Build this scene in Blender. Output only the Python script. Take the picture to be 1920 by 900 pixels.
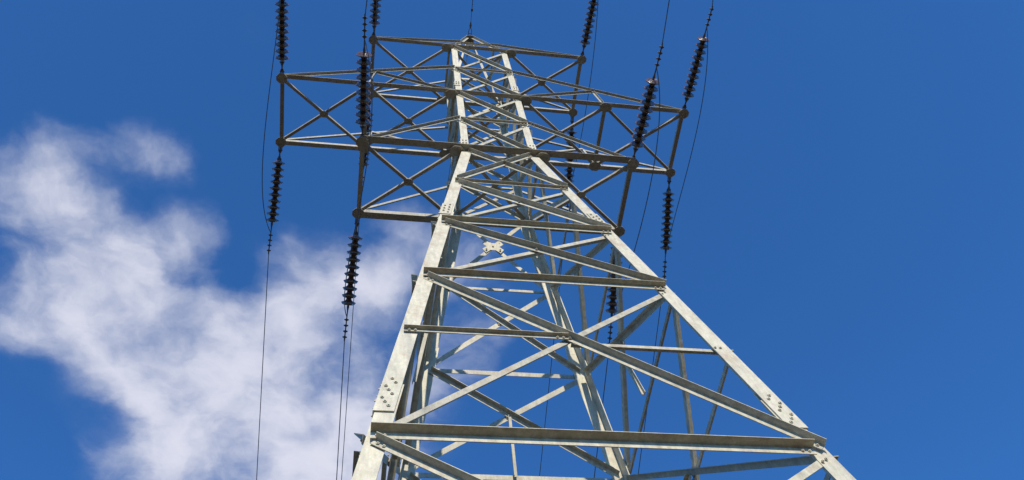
import bpy, bmesh, math, random
from mathutils import Vector, Matrix
random.seed(7)
for o in list(bpy.data.objects): bpy.data.objects.remove(o)
S = bpy.context.scene
COL = S.collection
V = Vector
G = 18.65                      # height of the lower crossarm above the ground

# ------------------------------------------------------------------ camera
camd = bpy.data.cameras.new('camera'); cam = bpy.data.objects.new('camera', camd); COL.objects.link(cam)
camd.sensor_width = 36; camd.lens = 36*1794.98/1920; camd.clip_start = .05; camd.clip_end = 6000
yaw, pit, rol = 0.290, 1.053, -0.187
F = V((math.sin(yaw)*math.cos(pit), math.cos(yaw)*math.cos(pit), math.sin(pit)))
R0 = V((math.cos(yaw), -math.sin(yaw), 0)); U0 = R0.cross(F)
R = R0*math.cos(rol) + U0*math.sin(rol); U = -R0*math.sin(rol) + U0*math.cos(rol)
M = Matrix((R, U, -F)).transposed().to_4x4(); M.translation = V((-2.294, -8.135, G-17.048))
cam.matrix_world = M
S.camera = cam

# ------------------------------------------------------------------ sun and sky
SUN_EL, SUN_AZ = math.radians(37), math.radians(-.5)      # azimuth measured from -y towards +x
sd = V((math.sin(SUN_AZ)*math.cos(SUN_EL), -math.cos(SUN_AZ)*math.cos(SUN_EL), math.sin(SUN_EL)))
sl = bpy.data.lights.new('sun', 'SUN'); sl.energy = 5.0; sl.angle = math.radians(.53); sl.color = (1, .93, .79)
sun = bpy.data.objects.new('sun', sl); COL.objects.link(sun)
sun.rotation_euler = sd.to_track_quat('Z', 'Y').to_euler(); sun.location = (0, -20, 40)
W = bpy.data.worlds.new('World'); S.world = W; W.use_nodes = True
nt = W.node_tree; nt.nodes.clear()
def N(nt, typ, **kw):
    n = nt.nodes.new(typ)
    for k, v in kw.items():
        if k.startswith('i_'):
            key = k[2:]; n.inputs[int(key) if key.isdigit() else key].default_value = v
        else: setattr(n, k, v)
    return n
def math_(nt, op, a, b=None, c=None, clamp=False):
    n = nt.nodes.new('ShaderNodeMath'); n.operation = op; n.use_clamp = clamp
    for i, x in enumerate((a, b, c)):
        if x is None: continue
        if isinstance(x, (int, float)): n.inputs[i].default_value = x
        else: nt.links.new(x, n.inputs[i])
    return n.outputs[0]
sky = N(nt, 'ShaderNodeTexSky', sky_type='NISHITA', sun_disc=False, sun_elevation=SUN_EL,
        sun_rotation=math.atan2(sd.x, sd.y), air_density=1.0, dust_density=0, ozone_density=4.0, altitude=2500)
tc = N(nt, 'ShaderNodeTexCoord')
sep = N(nt, 'ShaderNodeSeparateXYZ'); nt.links.new(tc.outputs['Generated'], sep.inputs[0])
zc = math_(nt, 'MAXIMUM', sep.outputs[2], .08)
qx = math_(nt, 'DIVIDE', sep.outputs[0], zc); qy = math_(nt, 'DIVIDE', sep.outputs[1], zc)
q = N(nt, 'ShaderNodeCombineXYZ'); nt.links.new(qx, q.inputs[0]); nt.links.new(qy, q.inputs[1])
warp = N(nt, 'ShaderNodeTexNoise', i_Scale=9.0, i_Detail=5.0, i_Roughness=.55); nt.links.new(q.outputs[0], warp.inputs['Vector'])
wsub = N(nt, 'ShaderNodeVectorMath', operation='SUBTRACT'); nt.links.new(warp.outputs['Color'], wsub.inputs[0]); wsub.inputs[1].default_value = (.5, .5, .5)
wsc = N(nt, 'ShaderNodeVectorMath', operation='SCALE'); nt.links.new(wsub.outputs[0], wsc.inputs[0]); wsc.inputs['Scale'].default_value = .085
qw = N(nt, 'ShaderNodeVectorMath', operation='ADD'); nt.links.new(q.outputs[0], qw.inputs[0]); nt.links.new(wsc.outputs[0], qw.inputs[1])
# cloud patches on the cloud layer: x, y (per unit of cloud height), radius, weight
CLOUDS = [(-0.397, 0.482, 0.046, 0.55), (-0.355, 0.465, 0.036, 0.55), (-0.393, 0.540, 0.054, 0.60), (-0.351, 0.517, 0.038, 0.60), (-0.320, 0.548, 0.039, 0.40), (-0.302, 0.467, 0.033, 0.40), (-0.260, 0.467, 0.043, 0.50), (-0.224, 0.473, 0.025, 0.25), (-0.369, 0.644, 0.075, 0.85), (-0.418, 0.715, 0.049, 0.50), (-0.288, 0.601, 0.057, 0.80), (-0.227, 0.568, 0.036, 0.50), (-0.185, 0.558, 0.030, 0.45), (-0.232, 0.679, 0.086, 0.90), (-0.314, 0.716, 0.058, 0.75), (-0.254, 0.761, 0.067, 0.65), (-0.170, 0.756, 0.091, 0.90), (-0.206, 0.879, 0.115, 1.10), (-0.255, 0.927, 0.049, 0.50), (-0.096, 0.847, 0.123, 1.10), (-0.052, 0.938, 0.131, 0.90), (-0.086, 0.678, 0.066, 0.80), (-0.100, 0.588, 0.038, 0.60), (-0.030, 0.627, 0.061, 0.70), (-0.044, 0.757, 0.085, 0.85), (0.026, 0.593, 0.060, 0.55), (0.054, 0.547, 0.048, 0.45), (0.111, 0.602, 0.065, 0.40), (0.139, 0.679, 0.061, 0.40), (0.124, 0.549, 0.042, 0.25), (0.091, 0.749, 0.063, 0.30), (-0.343, 0.931, 0.037, 0.15), (-0.159, 0.606, 0.031, -0.30), (-0.201, 0.693, 0.029, -0.20), (-0.311, 0.849, 0.039, -0.30), (-0.137, 0.319, 0.034, 0.10), (-0.099, 0.293, 0.028, 0.12)]
tot = None
for (cx, cy, cr, cw) in CLOUDS:
    d = N(nt, 'ShaderNodeVectorMath', operation='DISTANCE'); nt.links.new(qw.outputs[0], d.inputs[0]); d.inputs[1].default_value = (cx, cy, 0)
    e = math_(nt, 'DIVIDE', d.outputs['Value'], cr); e = math_(nt, 'MULTIPLY', e, e); e = math_(nt, 'MULTIPLY', e, -1.0)
    e = math_(nt, 'EXPONENT', e); e = math_(nt, 'MULTIPLY', e, cw)
    tot = e if tot is None else math_(nt, 'ADD', tot, e)
n1 = N(nt, 'ShaderNodeTexNoise', i_Scale=7.5, i_Detail=9.0, i_Roughness=.54, i_Distortion=.12); nt.links.new(qw.outputs[0], n1.inputs['Vector'])
n2 = N(nt, 'ShaderNodeTexNoise', i_Scale=3.2, i_Detail=3.0, i_Roughness=.5); nt.links.new(q.outputs[0], n2.inputs['Vector'])
f1 = math_(nt, 'MULTIPLY_ADD', n1.outputs['Fac'], 2.7, -1.32)
f2 = math_(nt, 'MULTIPLY_ADD', n2.outputs['Fac'], .8, -.4)
tc_ = math_(nt, 'MINIMUM', tot, 1.15)
dens = math_(nt, 'ADD', math_(nt, 'ADD', tc_, f1), f2)
gate = N(nt, 'ShaderNodeMapRange', interpolation_type='SMOOTHSTEP'); gate.inputs[1].default_value = .05; gate.inputs[2].default_value = .55
nt.links.new(tot, gate.inputs[0])
ramp = N(nt, 'ShaderNodeMapRange', interpolation_type='SMOOTHERSTEP')
ramp.inputs[1].default_value = .02; ramp.inputs[2].default_value = 1.6
nt.links.new(dens, ramp.inputs[0])
alpha = math_(nt, 'MULTIPLY', ramp.outputs[0], gate.outputs[0])
alpha = math_(nt, 'MULTIPLY', alpha, .93)
cb = N(nt, 'ShaderNodeMapRange', interpolation_type='SMOOTHSTEP'); cb.inputs[1].default_value = .45; cb.inputs[2].default_value = 1.75
nt.links.new(dens, cb.inputs[0])
cc = N(nt, 'ShaderNodeMix', data_type='RGBA'); nt.links.new(cb.outputs[0], cc.inputs[0])
cc.inputs[6].default_value = (3.9, 4.3, 5.5, 1); cc.inputs[7].default_value = (6.1, 6.15, 7.0, 1)
tint = N(nt, 'ShaderNodeMix', data_type='RGBA', blend_type='MULTIPLY'); tint.inputs[0].default_value = 1
nt.links.new(sky.outputs[0], tint.inputs[6]); tint.inputs[7].default_value = (.56, 1.27, 1.86, 1)
mx = N(nt, 'ShaderNodeMix', data_type='RGBA'); nt.links.new(alpha, mx.inputs[0])
nt.links.new(tint.outputs[2], mx.inputs[6]); nt.links.new(cc.outputs[2], mx.inputs[7])
bg = N(nt, 'ShaderNodeBackground'); bg.inputs[1].default_value = .128; nt.links.new(mx.outputs[2], bg.inputs[0])
wo = N(nt, 'ShaderNodeOutputWorld'); nt.links.new(bg.outputs[0], wo.inputs[0])
S.view_settings.view_transform = 'Standard'; S.view_settings.look = 'None'
S.view_settings.exposure = 0; S.view_settings.gamma = 1; S.view_settings.use_curve_mapping = False
S.render.engine = 'CYCLES'; S.cycles.max_bounces = 6

# ------------------------------------------------------------------ materials
def mat(name):
    m = bpy.data.materials.new(name); m.use_nodes = True; m.node_tree.nodes.clear()
    nt = m.node_tree; b = N(nt, 'ShaderNodeBsdfPrincipled'); o = N(nt, 'ShaderNodeOutputMaterial'); nt.links.new(b.outputs[0], o.inputs[0])
    return m, nt, b
def steel(name, base, dark, rust_amt, rough=.5, metal=.0):
    m, nt, b = mat(name)
    tc = N(nt, 'ShaderNodeTexCoord'); oi = N(nt, 'ShaderNodeObjectInfo')
    off = N(nt, 'ShaderNodeVectorMath', operation='ADD'); nt.links.new(tc.outputs['Object'], off.inputs[0])
    sc = N(nt, 'ShaderNodeVectorMath', operation='SCALE'); sc.inputs[0].default_value = (37, 11, 23); nt.links.new(oi.outputs['Random'], sc.inputs['Scale'])
    nt.links.new(sc.outputs[0], off.inputs[1])
    a = N(nt, 'ShaderNodeTexNoise', i_Scale=9.0, i_Detail=8.0, i_Roughness=.65); nt.links.new(off.outputs[0], a.inputs['Vector'])
    fl = N(nt, 'ShaderNodeTexVoronoi', i_Scale=70.0); nt.links.new(off.outputs[0], fl.inputs['Vector'])     # zinc spangle
    mx = N(nt, 'ShaderNodeMix', data_type='RGBA'); mr = N(nt, 'ShaderNodeMapRange'); mr.inputs[1].default_value = .3; mr.inputs[2].default_value = .7
    nt.links.new(a.outputs['Fac'], mr.inputs[0]); nt.links.new(mr.outputs[0], mx.inputs[0])
    mx.inputs[6].default_value = (*dark, 1); mx.inputs[7].default_value = (*base, 1)
    m2 = N(nt, 'ShaderNodeMix', data_type='RGBA', blend_type='MULTIPLY'); m2.inputs[0].default_value = .12
    nt.links.new(mx.outputs[2], m2.inputs[6]); nt.links.new(fl.outputs['Color'], m2.inputs[7])
    tone = N(nt, 'ShaderNodeMapRange'); tone.inputs[3].default_value = .86; tone.inputs[4].default_value = 1.10; nt.links.new(oi.outputs['Random'], tone.inputs[0])
    mp = N(nt, 'ShaderNodeMapping'); mp.inputs['Scale'].default_value = (1, 1, .12); nt.links.new(off.outputs[0], mp.inputs[0])
    st = N(nt, 'ShaderNodeTexNoise', i_Scale=22.0, i_Detail=4.0, i_Roughness=.6); nt.links.new(mp.outputs[0], st.inputs['Vector'])
    sr = N(nt, 'ShaderNodeMapRange'); sr.inputs[1].default_value = .35; sr.inputs[2].default_value = .62; sr.inputs[3].default_value = .82; sr.inputs[4].default_value = 1.03; nt.links.new(st.outputs['Fac'], sr.inputs[0])
    tm = math_(nt, 'MULTIPLY', tone.outputs[0], sr.outputs[0])
    m3 = N(nt, 'ShaderNodeVectorMath', operation='SCALE'); nt.links.new(m2.outputs[2], m3.inputs[0]); nt.links.new(tm, m3.inputs['Scale'])
    r1 = N(nt, 'ShaderNodeTexNoise', i_Scale=1.7, i_Detail=7.0, i_Roughness=.72); nt.links.new(off.outputs[0], r1.inputs['Vector'])
    rr = N(nt, 'ShaderNodeMapRange'); rr.inputs[1].default_value = .60 - .1*rust_amt; rr.inputs[2].default_value = .76; rr.inputs[4].default_value = .7
    nt.links.new(r1.outputs['Fac'], rr.inputs[0])
    r2 = N(nt, 'ShaderNodeMix', data_type='RGBA'); nt.links.new(rr.outputs[0], r2.inputs[0])
    nt.links.new(m3.outputs[0], r2.inputs[6]); r2.inputs[7].default_value = (.30, .17, .085, 1)
    nt.links.new(r2.outputs[2], b.inputs['Base Color'])
    b.inputs['Roughness'].default_value = rough; b.inputs['Metallic'].default_value = metal; b.inputs['Specular IOR Level'].default_value = .25
    bp = N(nt, 'ShaderNodeBump', i_Strength=.15, i_Distance=.004); nt.links.new(a.outputs['Fac'], bp.inputs['Height']); nt.links.new(bp.outputs[0], b.inputs['Normal'])
    return m
M_STEEL = steel('galvanised_steel', (.60, .545, .40), (.40, .355, .255), .5)
M_LEG = steel('galvanised_leg_steel', (.69, .63, .465), (.55, .495, .36), .6)
M_ARM = steel('weathered_arm_steel', (.47, .44, .35), (.33, .30, .23), .6)
M_BOLT = steel('bolt_steel', (.36, .33, .28), (.2, .17, .13), .9)
M_FIT = steel('fitting_steel', (.16, .15, .14), (.08, .07, .065), .6, .55)
def simple(name, col, rough, noise=0.0, spec=.5, coat=0):
    m, nt, b = mat(name)
    tc = N(nt, 'ShaderNodeTexCoord'); a = N(nt, 'ShaderNodeTexNoise', i_Scale=14.0, i_Detail=5.0); nt.links.new(tc.outputs['Object'], a.inputs['Vector'])
    mx = N(nt, 'ShaderNodeMix', data_type='RGBA'); nt.links.new(a.outputs['Fac'], mx.inputs[0])
    mx.inputs[6].default_value = (*[c*(1-noise) for c in col], 1); mx.inputs[7].default_value = (*[c*(1+noise) for c in col], 1)
    nt.links.new(mx.outputs[2], b.inputs['Base Color']); b.inputs['Roughness'].default_value = rough
    b.inputs['Specular IOR Level'].default_value = spec; b.inputs['Coat Weight'].default_value = coat; b.inputs['Coat Roughness'].default_value = .12
    return m
M_PORC = simple('brown_glazed_porcelain', (.12, .058, .030), .28, .3, .6, .6)
M_CAP = simple('cast_iron_cap', (.035, .03, .028), .6, .3)
M_WIRE = simple('aged_aluminium_cable', (.10, .10, .105), .5, .2)
M_CONC = simple('footing_concrete', (.36, .34, .30), .9, .2)
def ground_mat():
    m, nt, b = mat('dry_grass_ground')
    tc = N(nt, 'ShaderNodeTexCoord')
    a = N(nt, 'ShaderNodeTexNoise', i_Scale=.35, i_Detail=10.0, i_Roughness=.7); nt.links.new(tc.outputs['Object'], a.inputs['Vector'])
    c = N(nt, 'ShaderNodeTexNoise', i_Scale=14.0, i_Detail=8.0, i_Roughness=.8); nt.links.new(tc.outputs['Object'], c.inputs['Vector'])
    r = N(nt, 'ShaderNodeValToRGB'); nt.links.new(a.outputs['Fac'], r.inputs[0])
    r.color_ramp.elements[0].position = .35; r.color_ramp.elements[0].color = (.062, .042, .018, 1)
    r.color_ramp.elements[1].position = .68; r.color_ramp.elements[1].color = (.12, .074, .034, 1)
    mm = N(nt, 'ShaderNodeMix', data_type='RGBA', blend_type='MULTIPLY'); mm.inputs[0].default_value = .5
    nt.links.new(r.outputs[0], mm.inputs[6]); nt.links.new(c.outputs['Color'], mm.inputs[7]); nt.links.new(mm.outputs[2], b.inputs['Base Color'])
    b.inputs['Roughness'].default_value = .95
    bp = N(nt, 'ShaderNodeBump', i_Strength=.8, i_Distance=.05); nt.links.new(c.outputs['Fac'], bp.inputs['Height']); nt.links.new(bp.outputs[0], b.inputs['Normal'])
    return m

# ------------------------------------------------------------------ helpers
def obj(name, bm, m, parent=None, smooth=False):
    bmesh.ops.recalc_face_normals(bm, faces=bm.faces)
    me = bpy.data.meshes.new(name); bm.to_mesh(me); bm.free()
    for mm in (m if isinstance(m, (list, tuple)) else [m]): me.materials.append(mm)
    if smooth:
        for p in me.polygons: p.use_smooth = True
    o = bpy.data.objects.new(name, me); COL.objects.link(o)
    if parent: o.parent = parent
    return o
def tag(o, label=None, cat=None, group=None, kind=None):
    for k, v in (('label', label), ('category', cat), ('group', group), ('kind', kind)):
        if v: o[k] = v
    return o
def prism(bm, pts, d):
    """polygon pts (list of Vectors) extruded by vector d"""
    a = [bm.verts.new(p) for p in pts]; b = [bm.verts.new(p+d) for p in pts]
    bm.faces.new(a); bm.faces.new(b[::-1])
    n = len(pts)
    for i in range(n): bm.faces.new((a[i], b[i], b[(i+1) % n], a[(i+1) % n]))
def angle(bm, P, Q, n, w, t=.010, s=1, off=0.0, up=None, w2=None, mode=0):
    """L section from P to Q. n = outward normal of the plane it is bolted to, s=+1 flange outward, -1 inward."""
    u = (Q-P).normalized(); n = (n - u*n.dot(u)).normalized(); v = n.cross(u)
    ref = up if up is not None else V((0, 0, 1))
    if v.dot(ref) < 0: v = -v
    w2 = w2 or w
    o = n*off
    if s > 0: prof = [(w/2, 0), (w/2, w2), (w/2-t, w2), (w/2-t, t), (-w/2, t), (-w/2, 0)]
    else:     prof = [(w/2, 0), (w/2, -w2), (w/2-t, -w2), (w/2-t, -t), (-w/2, -t), (-w/2, 0)]
    prism(bm, [P + o + v*a + n*b for a, b in prof], Q-P)
def plate(bm, C, n, u, outline, t):
    n = n.normalized(); u = (u-n*u.dot(n)).normalized(); v = n.cross(u)
    prism(bm, [C + u*a + v*b - n*(t/2) for a, b in outline], n*t)
def bolt(bm, C, n, r=.018, h=.014):
    n = n.normalized(); u = n.orthogonal().normalized(); v = n.cross(u)
    prism(bm, [C + (u*math.cos(k*math.pi/3) + v*math.sin(k*math.pi/3))*r for k in range(6)], n*h)
    prism(bm, [C + n*h + (u*math.cos(k*math.pi/3) + v*math.sin(k*math.pi/3))*r*.5 for k in range(6)], n*h*.7)
def tube(bm, pts, r, seg=6, closed=False):
    rings = []
    for i, p in enumerate(pts):
        a = pts[max(i-1, 0)]; b = pts[min(i+1, len(pts)-1)]
        u = (b-a).normalized(); x = u.cross(V((.3, .9, .31))).normalized(); y = u.cross(x)
        rr = r[i] if isinstance(r, (list, tuple)) else r
        rings.append([bm.verts.new(p + (x*math.cos(2*math.pi*k/seg) + y*math.sin(2*math.pi*k/seg))*rr) for k in range(seg)])
    for a, b in zip(rings, rings[1:]):
        for k in range(seg): bm.faces.new((a[k], a[(k+1) % seg], b[(k+1) % seg], b[k]))
    bm.faces.new(rings[0][::-1]); bm.faces.new(rings[-1])
def lathe(bm, prof, seg=28, mi=None):
    rings = []
    for r, z in prof:
        if r < 1e-5: rings.append([bm.verts.new((0, 0, z))])
        else: rings.append([bm.verts.new((r*math.cos(2*math.pi*k/seg), r*math.sin(2*math.pi*k/seg), z)) for k in range(seg)])
    for i, (a, b) in enumerate(zip(rings, rings[1:])):
        for k in range(seg):
            l = (k+1) % seg
            if len(a) == 1 and len(b) == 1: continue
            vs = (a[0], b[k], b[l]) if len(a) == 1 else ((a[k], a[l], b[0]) if len(b) == 1 else (a[k], a[l], b[l], b[k]))
            f = bm.faces.new(vs); f.smooth = True
            if mi: f.material_index = mi[i]

# ------------------------------------------------------------------ ground
bm = bmesh.new()
def terrain(x, y):      # a knoll: level round the tower, falling to a valley beyond it, rising gently behind the camera
    if y > 12: z = -.44*(y-12) if y < 150 else -.44*138 - 20*(1-math.exp(-(y-150)/150))
    else: z = .02*(-y-20) if y < -20 else 0
    if math.hypot(x, y) > 14: z += .5*math.sin(x*.05+1)*math.cos(y*.043) - .3
    return max(z, -90) if y > 12 else min(z, 25)
rings = [0, 4, 8, 12, 16, 24, 36, 54, 80, 120, 170, 240, 340, 500, 800, 1500, 4000]; prev = None; seg = 72
for r in rings:
    if r == 0: cur = [bm.verts.new((0, 0, 0))]
    else: cur = [bm.verts.new((r*math.cos(2*math.pi*k/seg), r*math.sin(2*math.pi*k/seg), terrain(r*math.cos(2*math.pi*k/seg), r*math.sin(2*math.pi*k/seg)))) for k in range(seg)]
    if prev:
        for k in range(seg):
            l = (k+1) % seg
            bm.faces.new((prev[0], cur[k], cur[l]) if len(prev) == 1 else (prev[k], cur[k], cur[l], prev[l]))
    prev = cur
tag(obj('ground', bm, ground_mat()), kind='structure')

# ------------------------------------------------------------------ tower frame
# level: (half width, height)
LV = {'P': (0.0, 9.63), 'PT': (.47, 7.60), 'T': (.706, 6.507), 'TM': (.715, 4.80), 'M': (.728, 3.137), 'MW': (.733, 1.56), 'W': (.741, 0.0),
      'L0': (1.054, -2.13), 'L1': (1.379, -4.25), 'L2': (1.703, -6.38), 'L3': (2.278, -10.23), 'L4': (2.90, -14.25), 'L5': (3.555, -18.55)}
Z = V((0, 0, G))
tower = bpy.data.objects.new('transmission_tower', None); COL.objects.link(tower)
tag(tower, 'tall pale galvanised steel lattice tower with three pairs of crossarms', 'power pylon')
def fdir(face):     # outward normal and left-to-right direction of a face, seen from outside
    return [(V((0, -1, 0)), V((1, 0, 0))), (V((1, 0, 0)), V((0, 1, 0))), (V((0, 1, 0)), V((-1, 0, 0))), (V((-1, 0, 0)), V((0, -1, 0)))][face]
def node(face, lv, s, inset=0.0):
    n, r = fdir(face); a, z = LV[lv] if isinstance(lv, str) else lv
    return n*a + r*(s*(a-inset)) + V((0, 0, z)) + Z
def fnormal(face, lo, hi):
    P, Q, T_ = node(face, lo, -1), node(face, lo, 1), node(face, hi, -1)
    n = (Q-P).cross(T_-P).normalized()
    return n if n.dot(fdir(face)[0]) > 0 else -n
ABOVE = ['PT', 'T', 'TM', 'M', 'MW', 'W', 'L0', 'L1', 'L2', 'L3', 'L4', 'L5']

# legs -------------------------------------------------------------
LEGT = .016
def leg_section(bm, lo, hi, sx, sy, w, out=0.0, t=LEGT):
    a0, z0 = lo; a1, z1 = hi
    def ring(a, z):
        c = V((sx*(a+out), sy*(a+out), z)) + Z
        return [c, c+V((-sx*w, 0, 0)), c+V((-sx*w, -sy*t, 0)), c+V((-sx*t, -sy*t, 0)), c+V((-sx*t, -sy*w, 0)), c+V((0, -sy*w, 0))]
    A = [bm.verts.new(p) for p in ring(a0, z0)]; B = [bm.verts.new(p) for p in ring(a1, z1)]
    bm.faces.new(A); bm.faces.new(B[::-1])
    for i in range(6): bm.faces.new((A[i], B[i], B[(i+1) % 6], A[(i+1) % 6]))
def lerp_lv(A, B, z):
    f = (z-A[1])/(B[1]-A[1]); return (A[0]+(B[0]-A[0])*f, z)
def body_a(z): return lerp_lv(LV['L3'], LV['W'], z) if z < 0 else lerp_lv(LV['W'], LV['T'], z)
SPL = -9.76; SPL2 = -3.75; SPL3 = .32
for sx, sy in ((-1, -1), (1, -1), (1, 1), (-1, 1)):
    bm = bmesh.new()
    b5 = body_a(-18.55)
    leg_section(bm, b5, body_a(SPL+.55), sx, sy, .205, out=-.019)
    leg_section(bm, body_a(SPL), body_a(SPL2), sx, sy, .205, t=.0155)
    leg_section(bm, body_a(SPL2+.002), LV['W'], sx, sy, .19)
    leg_section(bm, (LV['W'][0], .002), LV['T'], sx, sy, .145)
    leg = obj('leg', bm, M_LEG, tower)
    # splice plates with bolts
    for zc, ln, w, nb in ((SPL+.36, .36, .20, 8), (SPL2+.12, .25, .175, 7), (SPL3, .22, .15, 6), (3.8, .14, .13, 4)):
        bm = bmesh.new()
        low = zc < -8
        leg_section(bm, body_a(zc-ln-(.3 if low else 0)), body_a(zc+ln), sx, sy, w-(.03 if low else 0), out=-.037 if low else .014, t=.012)
        for k in range(nb):
            f = (k//2 + .5)/math.ceil(nb/2) if zc > 0 else (k+.5)/nb
            zz = zc - ln*.85 + f*ln*1.7; a, _ = body_a(zz); g_ = .001 if low else .014; c = V((sx*(a+g_), sy*(a+g_), zz)) + Z
            e = w*((.45 if k % 3 == 1 else (.25 if k % 3 else .68)) if low else (.3 if k % 2 else .72))
            bolt(bm, c + V((-sx*e, 0, 0)), V((0, sy, 0)), .020 if low else .018)
            bolt(bm, c + V((0, -sy*e, 0)), V((sx, 0, 0)), .019)
        obj('splice_plate', bm, M_LEG, leg)
    # peak leg above the cage
    bm = bmesh.new()
    P = V((sx*.66, sy*.66, LV['T'][1]-.02)) + Z; Q = V((sx*.05, sy*.05, 9.60)) + Z
    angle(bm, P, Q, V((0, sy, 0)), .075, .008, 1, 0, up=V((sx, 0, 0)))
    obj('peak_leg', bm, M_STEEL, tower)
    # footing
    bm = bmesh.new(); c = V((sx*3.55, sy*3.55, -.4))
    lo = .75; hi = .38
    A = [bm.verts.new(c+V((x*lo, y*lo, 0))) for x, y in ((-1, -1), (1, -1), (1, 1), (-1, 1))]
    B = [bm.verts.new(c+V((x*hi, y*hi, .62))) for x, y in ((-1, -1), (1, -1), (1, 1), (-1, 1))]
    bm.faces.new(A); bm.faces.new(B)
    for i in range(4): bm.faces.new((A[i], B[i], B[(i+1) % 4], A[(i+1) % 4]))
    obj('concrete_footing', bm, M_CONC, tower)

# face bracing -------------------------------------------------------
def brace(name, P, Q, n, w, s, off, ends=True, t=.009, m=None, up=None, ext=0.0):
    u = (Q-P).normalized(); P = P-u*ext; Q = Q+u*ext
    bm = bmesh.new(); angle(bm, P, Q, n, w, t, s, off, up)
    if ends:        # bolt heads on the outer face at each end
        nn = (n-u*n.dot(u)).normalized(); v = nn.cross(u)
        if v.z < 0: v = -v
        h = off+t if s > 0 else .0015
        for k in ((.06, .13) if s > 0 else (.015, .08)):
            for E_, d in ((P, 1), (Q, -1)):
                bolt(bm, E_+u*(d*k)-v*(w*.12)+nn*h, nn, .0175, .012)
    return obj(name, bm, m or M_STEEL, tower)
PAN = [('T', 'TM', .08, .07), ('TM', 'M', .08, .07), ('M', 'MW', .085, .075), ('MW', 'W', .085, .075),
       ('W', 'L0', .085, .08), ('L0', 'L1', .095, .08), ('L1', 'L2', .095, .09), ('L2', 'L3', .09, .085), ('L3', 'L4', .09, .09), ('L4', 'L5', .10, .10)]
for face in range(4):
    for up_, lo, w1, w2 in PAN:
        n = fnormal(face, lo, up_)
        ins = .05 if LV[up_][1] > 0 else .09
        insl = .05 if LV[lo][1] > 0 else .09
        dz = V((0, 0, .0))
        A = node(face, up_, -1, ins)-V((0, 0, .07)); B = node(face, lo, 1, insl)+V((0, 0, .07))
        C = node(face, up_, 1, ins+.03)-V((0, 0, .07)); D = node(face, lo, -1, insl+.03)+V((0, 0, .07))
        brace('diagonal_brace', A, B, n, w1, 1, .003)
        if up_ == 'W': brace('diagonal_brace', C, D, n, w2, 1, .015)
        else: brace('diagonal_brace', C, D, n, w2, -1, -LEGT-.002)
        # where the two diagonals of the panel cross
        bm = bmesh.new()
        la, lb = LV[up_][0], LV[lo][0]; f = la/(la+lb)
        X = A.lerp(B, f)
        big = (face == 2 and up_ == 'W')
        if big or (face in (1, 3) and up_ in ('L0', 'L1')):
            k = .84 if big else .62
            plate(bm, X - n*(.010), n, fdir(face)[1], [(x*k, y*k) for x, y in ((-.25, .10), (-.17, .24), (-.06, .13), (.06, .13), (.17, .24), (.25, .10), (.15, 0), (.25, -.10), (.17, -.24), (.06, -.13), (-.06, -.13), (-.17, -.24), (-.25, -.10), (-.15, 0))], .008)
            for sx_, sy_ in ((-.16, .14), (.16, .14), (-.16, -.14), (.16, -.14), (0, 0)):
                bolt(bm, X + fdir(face)[1]*sx_*k + V((0, 0, sy_*k)) - n*.014, -n, .02)
            obj('gusset_plate', bm, M_STEEL, tower)
        else:
            bolt(bm, X + n*.014, n, .022, .015)
            plate(bm, X - n*.008, n, fdir(face)[1], [(-.04, -.04), (.04, -.04), (.04, .04), (-.04, .04)], .012)
            obj('crossing_bolt', bm, M_BOLT, tower)
        # redundant members
        if up_ == 'L2':
            hl = body_a(X.z-G)
            zx = X.z - G
            Lm = node(face, hl, -1, .045); Rm = node(face, hl, 1, .10)
            brace('horizontal_brace', Lm, X - fdir(face)[1]*.02, n, .06, 1, .018)
            brace('horizontal_brace', X + fdir(face)[1]*.03, Rm, n, .065, -1, -LEGT-.024)
        if up_ in ('L1', 'L3') and face != 0:
            mid = node(face, lo, 0)
            brace('redundant_brace', X + V((0, 0, -.05)), mid+V((0, 0, -.04)), n, .055, -1, -LEGT-.03, ends=False, up=fdir(face)[1])
    for lv, w, s in (('T', .09, 1), ('TM', .05, 1), ('M', .09, 1), ('MW', .055, 1), ('W', .095, 1), ('L0', .06, 1), ('L1', .088, 1), ('L2', .09, 1), ('L3', .11, 1), ('L4', .11, 1)):
        if face in (0, 2) and lv in ('T', 'M', 'W'): continue            # the crossarm chord runs through here
        i = ABOVE.index(lv); n = fnormal(face, ABOVE[i+1], lv)
        ins = .035 if LV[lv][1] >= 0 else .06
        insr = ins + {'L3': .15, 'L2': .05}.get(lv, 0)
        brace('horizontal_brace', node(face, lv, -1, ins), node(face, lv, 1, insr), n, w*(.62 if face % 2 else 1), s, .016)
    # peak bracing
    n = fnormal(face, 'T', 'PT'); 
    brace('peak_brace', node(face, 'PT', -1, .02), node(face, 'PT', 1, .02), n, .06, 1, .004, ends=False)
    brace('peak_brace', node(face, 'PT', 1, .03)-V((0, 0, .05)), node(face, 'T', -1, .06)+V((0, 0, .12)), n, .06, -1, -.02, ends=False)

# plan bracing inside the body
for lv in ('T', 'M', 'W', 'L1', 'L3'):
    a, z = LV[lv]; a -= .06
    for k, (p, q_) in enumerate((((-1, -1), (1, 1)), ((1, -1), (-1, 1)))):
        if lv in ('L1', 'L3'): continue
        bm = bmesh.new()
        P = V((p[0]*a, p[1]*a, z+.02+k*.02)) + Z; Q = V((q_[0]*a, q_[1]*a, z+.02+k*.02)) + Z
        angle(bm, P, Q, V((0, 0, 1)), .07, .008, 1, 0, up=V((0, 1, 0)))
        obj('plan_brace', bm, M_ARM, tower)
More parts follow.
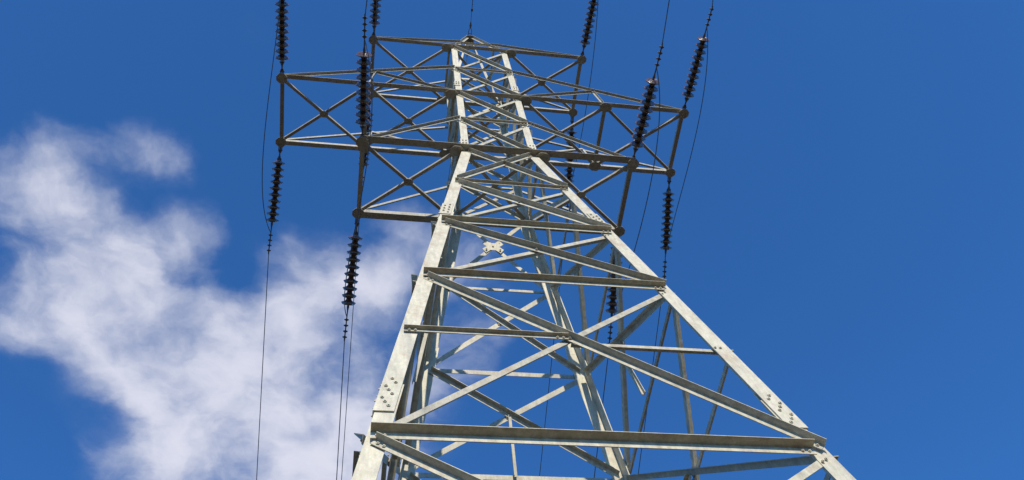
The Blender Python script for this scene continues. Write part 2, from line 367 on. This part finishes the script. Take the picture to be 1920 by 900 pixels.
# earthwire bracket on the peak
bm = bmesh.new()
plate(bm, V((0, 0, 9.62))+Z, V((1, 0, 0)), V((0, 1, 0)), [(-.16, -.10), (.16, -.10), (.13, .06), (-.13, .06)], .012)
plate(bm, V((0, 0, 9.57))+Z, V((0, 0, 1)), V((0, 1, 0)), [(-.13, -.12), (.13, -.12), (.13, .12), (-.13, .12)], .010)
obj('peak_cap_plate', bm, M_BOLT, tower)

# ------------------------------------------------------------------ crossarms
TIP = {'T': 2.65, 'M': 4.5, 'W': 2.645}
AB = {'T': .706, 'M': .728, 'W': .741}
def hexplate(r, k=1.0, ph=0.0, n=8):
    return [(r*math.cos(2*math.pi*i/n+ph), r*k*math.sin(2*math.pi*i/n+ph)) for i in range(n)]
def arm(lv, tie_lv, cw, desc):
    a, z = LV[lv]; tx = TIP[lv]; b = AB[lv]
    bm = bmesh.new()
    for sy in (-1, 1):      # vertical flange on the face, horizontal flange outward at the bottom edge
        P = V((-tx-.04, sy*b, z)) + Z; Q = V((tx+.04, sy*b, z)) + Z
        y0 = sy*.004
        t = .010
        prof = [(y0, cw*.85), (y0, 0), (y0+sy*cw, 0), (y0+sy*cw, t), (y0+sy*t, t), (y0+sy*t, cw*.85)]
        prism(bm, [P + V((0, y, zz-.03)) for y, zz in prof], Q-P)
    ca = obj('crossarm', bm, M_ARM, tower); ca['label'] = desc
    def sub(name, bm): return obj(name, bm, M_ARM, ca)
    ZB = z-.045
    def flat(name, P, Q, w=.065, dz=0.0, m=None):
        bm = bmesh.new()
        P = V((P[0], P[1], ZB+dz)) + Z; Q = V((Q[0], Q[1], ZB+dz)) + Z
        angle(bm, P, Q, V((0, 0, 1)), w, .008, 1, 0, up=V((0, -1, 0)))
        return sub(name, bm)
    def hub(x, y, r, k=1.0, dz=0.0, nb=5):
        bm = bmesh.new()
        plate(bm, V((x, y, ZB-.008+dz)) + Z, V((0, 0, 1)), V((1, 0, 0)), hexplate(r, k, math.pi/8), .012)
        for i in range(nb): bolt(bm, V((x+math.cos(i*2.4)*r*.55, y+math.sin(i*2.4)*r*k*.55, ZB-.014+dz)) + Z, V((0, 0, -1)), .014, .010)
        sub('gusset_plate', bm)
    xs = [a+.06, 2.674, tx] if lv == 'M' else [a+.06, tx]
    for sx in (-1, 1):
        for i, (x0, x1) in enumerate(zip(xs, xs[1:])):
            if lv == 'M' and i == 0: pass
            f = .5
            flat('cross_brace', (sx*x0, -b), (sx*x1, b), .062)
            flat('cross_brace', (sx*x0, b), (sx*x1, -b), .062, -.022)
            hub(sx*(x0+x1)/2, 0, .10, .8, -.024, 4)
            if i == 0:
                for sy in (-1, 1): hub(sx*(x0+.04), sy*(b+.0), .155, .75, -.026, 6)
            if lv == 'M' and i == 0:
                flat('arm_strut', (sx*x1, -b), (sx*x1, b), .075, .02)
                for sy in (-1, 1): hub(sx*x1, sy*(b+.01), .15, .8, -.026, 5)
        flat('end_strut', (sx*tx, -b), (sx*tx, b), .085, .02)
        for sy in (-1, 1):
            hub(sx*(tx+.01), sy*(b+.02), .124, 1.0, -.026, 5)
            # tie from the tip up to the body
            ta, tz = LV[tie_lv]
            P = V((sx*(tx-.02), sy*(b+.0), z+.06)) + Z; Q = V((sx*(ta-.03 if tie_lv != 'PT' else ta-.06), sy*(ta+.03), tz)) + Z
            bm = bmesh.new(); angle(bm, P, Q, V((0, sy, 0)), .062, .008, 1, .006, up=V((0, 0, 1)))
            for k in (.1, .18): 
                u = (Q-P).normalized(); bolt(bm, Q-u*k+V((0, sy*.016, 0)), V((0, sy, 0)), .015)
            sub('tie_brace', bm)
            if lv == 'M':
                H = P.lerp(Q, (tx-2.56)/(tx-ta)); 
                bm = bmesh.new(); angle(bm, V((sx*2.674, sy*b, z+.03))+Z, H, V((0, sy, 0)), .05, .006, 1, -.012, up=V((1, 0, 0))); sub('hanger', bm)
                bm = bmesh.new(); angle(bm, H, V((sx*(a+.02), sy*b, z+.10))+Z, V((0, sy, 0)), .06, .007, 1, -.022); sub('web_brace', bm)
            elif lv == 'W' and sy == 1:
                pass
    return ca
arm('T', 'PT', .088, 'topmost short crossarm just below the earthwire peak')
arm('M', 'TM', .098, 'middle crossarm, by far the longest of the three')
arm('W', 'MW', .14, 'lowest crossarm at the waist where the legs start to splay')

# ------------------------------------------------------------------ insulator strings
SP = .143
def disc_mesh():
    prof = [(0, -.062), (.028, -.062), (.042, -.054), (.050, -.035), (.052, -.005), (.060, .008), (.074, .022), (.105, .036), (.136, .048), (.144, .056), (.144, .066), (.138, .072),
            (.130, .066), (.126, .094), (.116, .097), (.112, .066), (.102, .066), (.097, .106), (.086, .108), (.081, .066), (.070, .066), (.064, .104), (.053, .104), (.047, .066), (.030, .062), (.024, .075), (.014, .080), (.014, .096), (0, .096)]
    mi = [1]*4 + [0]*20 + [1]*4
    bm = bmesh.new(); lathe(bm, prof, 32, mi); return bm
def make_string():
    r = bpy.data.objects.new('insulator_string', None); COL.objects.link(r)
    bm = bmesh.new()                                   # shackle and link: from the tip (0) to the first cap
    tube(bm, [V((0, 0, -.03)), V((0, 0, .20))], .016, 8)
    for s in (-1, 1): tube(bm, [V((s*.032, 0, .0)), V((s*.032, 0, .15)), V((s*.012, 0, .21))], .012, 6)
    tube(bm, [V((-.05, 0, .02)), V((.05, 0, .02))], .014, 8); tube(bm, [V((-.05, 0, .15)), V((.05, 0, .15))], .014, 8)
    tube(bm, [V((0, 0, .18)), V((0, 0, .27)), V((0, 0, .30)), V((0, 0, .345))], [.014, .018, .03, .03], 10)
    obj('shackle_link', bm, M_FIT, r)
    d0 = None
    for k in range(10):
        if d0 is None: d0 = obj('insulator_disc', disc_mesh(), [M_PORC, M_CAP], r); o = d0
        else: o = d0.copy(); COL.objects.link(o); o.parent = r
        o.location = (0, 0, .38 + k*SP)
    e = .38 + 9*SP + .10
    bm = bmesh.new()                                   # bolted dead-end clamp
    tube(bm, [V((0, 0, e-.01)), V((0, 0, e+.05)), V((0, 0, e+.12)), V((0, 0, e+.22)), V((0, 0, e+.72))], [.022, .026, .014, .012, .014], 8)
    for k in range(4):
        z = e+.30+k*.115
        tube(bm, [V((-.045, .0, z)), V((.045, .0, z))], .013, 8)
        tube(bm, [V((-.036, -.012, z)), V((-.036, .05, z)), V((0, .065, z)), V((.036, .05, z)), V((.036, -.012, z))], .009, 6)
        tube(bm, [V((0, -.03, z)), V((0, .045, z))], [.03, .024], 8)
    obj('dead_end_clamp', bm, M_FIT, r)
    return r, e
proto, E0 = make_string()
first = True
# azimuth (towards +x), droop and anchor offset of each string (the line runs along y)
ST = {('T', -1, -1): (.005, .089, .388), ('M', -1, -1): (-.020, .055, .406), ('W', -1, -1): (-.034, .066, .361),
      ('T', 1, -1): (.066, .091, .408), ('M', 1, -1): (.073, .066, .407), ('W', 1, -1): (.064, .058, .364),
      ('T', -1, 1): (-.029, -.458, .513), ('M', -1, 1): (-.053, -.475, .488), ('W', -1, 1): (-.046, -.501, .514),
      ('T', 1, 1): (.024, -.459, .539), ('M', 1, 1): (.025, -.480, .513), ('W', 1, 1): (-.015, -.496, .375)}
LN = {'T': 'top', 'M': 'middle', 'W': 'lowest'}
SN = {-1: 'left', 1: 'right'}
def sdir(az, el, sy): return V((math.sin(az)*math.cos(el), sy*math.cos(az)*math.cos(el), math.sin(el)))
ends = {}
for (lv, sx, sy), (az, el, s1) in ST.items():
    if first: r = proto; first = False
    else:
        r = proto.copy(); COL.objects.link(r)
        for ch in list(proto.children):
            c = ch.copy(); COL.objects.link(c); c.parent = r
    d = sdir(az, el, sy)
    A = V((sx*(TIP[lv]+.01), sy*(AB[lv]+.02), LV[lv][1])) + Z
    A2 = A + d*(s1-.38-.045)
    up = V((0, 0, 1)); x = up.cross(d).normalized(); y = d.cross(x)
    m = Matrix((x, y, d)).transposed().to_4x4(); m.translation = A2; r.matrix_world = m
    tag(r, ('dark disc insulator string rising from' if sy < 0 else 'dark disc insulator string hanging in view below') +
        ' the %s tip of the %s crossarm' % (SN[sx], LN[lv]), 'insulator', 'strings of ten disc insulators on the crossarm tips')
    ends[(lv, sx, sy)] = (A2 + d*(E0+.72), A2 + d*(E0+.25), d)
# conductors: initial azimuth and slope, span 240 m
WA = {('T', -1, -1): (1, .05), ('M', -1, -1): (1, .04), ('W', -1, -1): (4, .06), ('T', 1, -1): (0, .05), ('M', 1, -1): (-7, .0), ('W', 1, -1): (-2.7, .0),
      ('T', -1, 1): (-.2, -.41), ('M', -1, 1): (.4, -.47), ('W', -1, 1): (.5, -.45), ('T', 1, 1): (-.9, -.41), ('M', 1, 1): (-3.2, -.48), ('W', 1, 1): (-1.7, -.45)}
def span(P, az, k, sy, L=260):
    pts = []; s = 0
    while s < L:
        pts.append(P + V((math.sin(az)*s, sy*math.cos(az)*s, k*s + .0008*s*s))); s += .5 if s < 5 else (2 if s < 40 else 8)
    return pts
for key, (azd, k) in WA.items():
    lv, sx, sy = key
    P = ends[key][0] - ends[key][2]*.05
    bm = bmesh.new(); tube(bm, span(P, math.radians(azd), k, sy), .0098, 6)
    tag(obj('conductor', bm, M_WIRE, smooth=True), ('thin conductor leaving upward from the near %s tip of the %s crossarm' if sy < 0 else 'thin conductor running down from the far %s tip of the %s crossarm') % (SN[sx], LN[lv]), 'cable', 'conductors of the power line')
JP = {('M', 1): (.166, .976, -.377, .916), ('W', 1): (.431, .625, -.317, 1.35), ('M', -1): (.05, .9, -.42, .85), ('W', -1): (.639, .998, -.302, .962), ('T', -1): (.1, 1.0, 0, 1.0), ('T', 1): (.06, .95, -.05, 1.0)}
for (lv, sx), (x0, z0, x1, z1) in JP.items():
    P = ends[(lv, sx, -1)][1]; Q = ends[(lv, sx, 1)][1]
    P1 = P*.75+Q*.25+V((x0, 0, -z0)); P2 = P*.25+Q*.75+V((x1, 0, -z1))
    pts = []
    for i in range(49):
        t = i/48; pts.append(P*(1-t)**3 + P1*(3*t*(1-t)**2) + P2*(3*t*t*(1-t)) + Q*t**3)
    bm = bmesh.new(); tube(bm, pts, .0092, 6)
    tag(obj('jumper_cable', bm, M_WIRE, smooth=True), 'slack jumper cable looping under the %s tip of the %s crossarm' % (SN[sx], LN[lv]), 'cable', 'jumper cables looping past the crossarm tips')
# earthwire with its suspension hardware at the peak
pk = V((0, 0, 9.66)) + Z
for sy, azd, k in ((-1, -1.5, .03), (1, -4.5, -.38)):
    d = sdir(math.radians(azd), k, sy)
    r = bpy.data.objects.new('earthwire_clamp', None); COL.objects.link(r)
    x = V((0, 0, 1)).cross(d).normalized(); y = d.cross(x); m = Matrix((x, y, d)).transposed().to_4x4(); m.translation = pk + V((0, sy*.12, 0)); r.matrix_world = m
    tag(r, 'small steel clamp on the tower peak holding the earthwire, %s side' % ('near' if sy < 0 else 'far'), 'clamp', 'earthwire clamps on the peak')
    bm = bmesh.new()
    for s in (-1, 1): tube(bm, [V((s*.03, 0, 0)), V((s*.045, 0, .08)), V((s*.03, 0, .17)), V((0, 0, .2))], .009, 6)
    tube(bm, [V((-.05, 0, .04)), V((.05, 0, .04))], .011, 6)
    obj('shackle', bm, M_FIT, r)
    bm = bmesh.new()
    tube(bm, [V((0, 0, .19)), V((0, 0, .25)), V((0, 0, .38))], [.02, .03, .014], 8); tube(bm, [V((-.04, 0, .28)), V((.04, 0, .28))], .01, 6)
    obj('clamp_body', bm, M_FIT, r)
    bm = bmesh.new(); P = pk + V((0, sy*.12, 0)) + d*.35
    tube(bm, span(P, math.radians(azd), k, sy), .008, 6)
    tag(obj('earthwire', bm, M_WIRE, smooth=True), 'thin earthwire leaving the very top of the tower on the %s side' % ('near' if sy < 0 else 'far'), 'cable', 'earthwire of the power line')
    # vibration damper
    if sy < 0:
        c = P + d*.55; bm = bmesh.new()
        tube(bm, [c+V((0, 0, -.07))-d*.16, c+V((0, 0, -.07))+d*.16], .005, 6)
        tube(bm, [c, c+V((0, 0, -.08))], .014, 6)
        for s in (-1, 1): tube(bm, [c+V((0, 0, -.07))+d*s*.12, c+V((0, 0, -.07))+d*s*.20], [.022, .03], 8)
        tag(obj('vibration_damper', bm, M_CAP), 'small dark dumbbell damper clipped to the earthwire above the peak', 'damper')
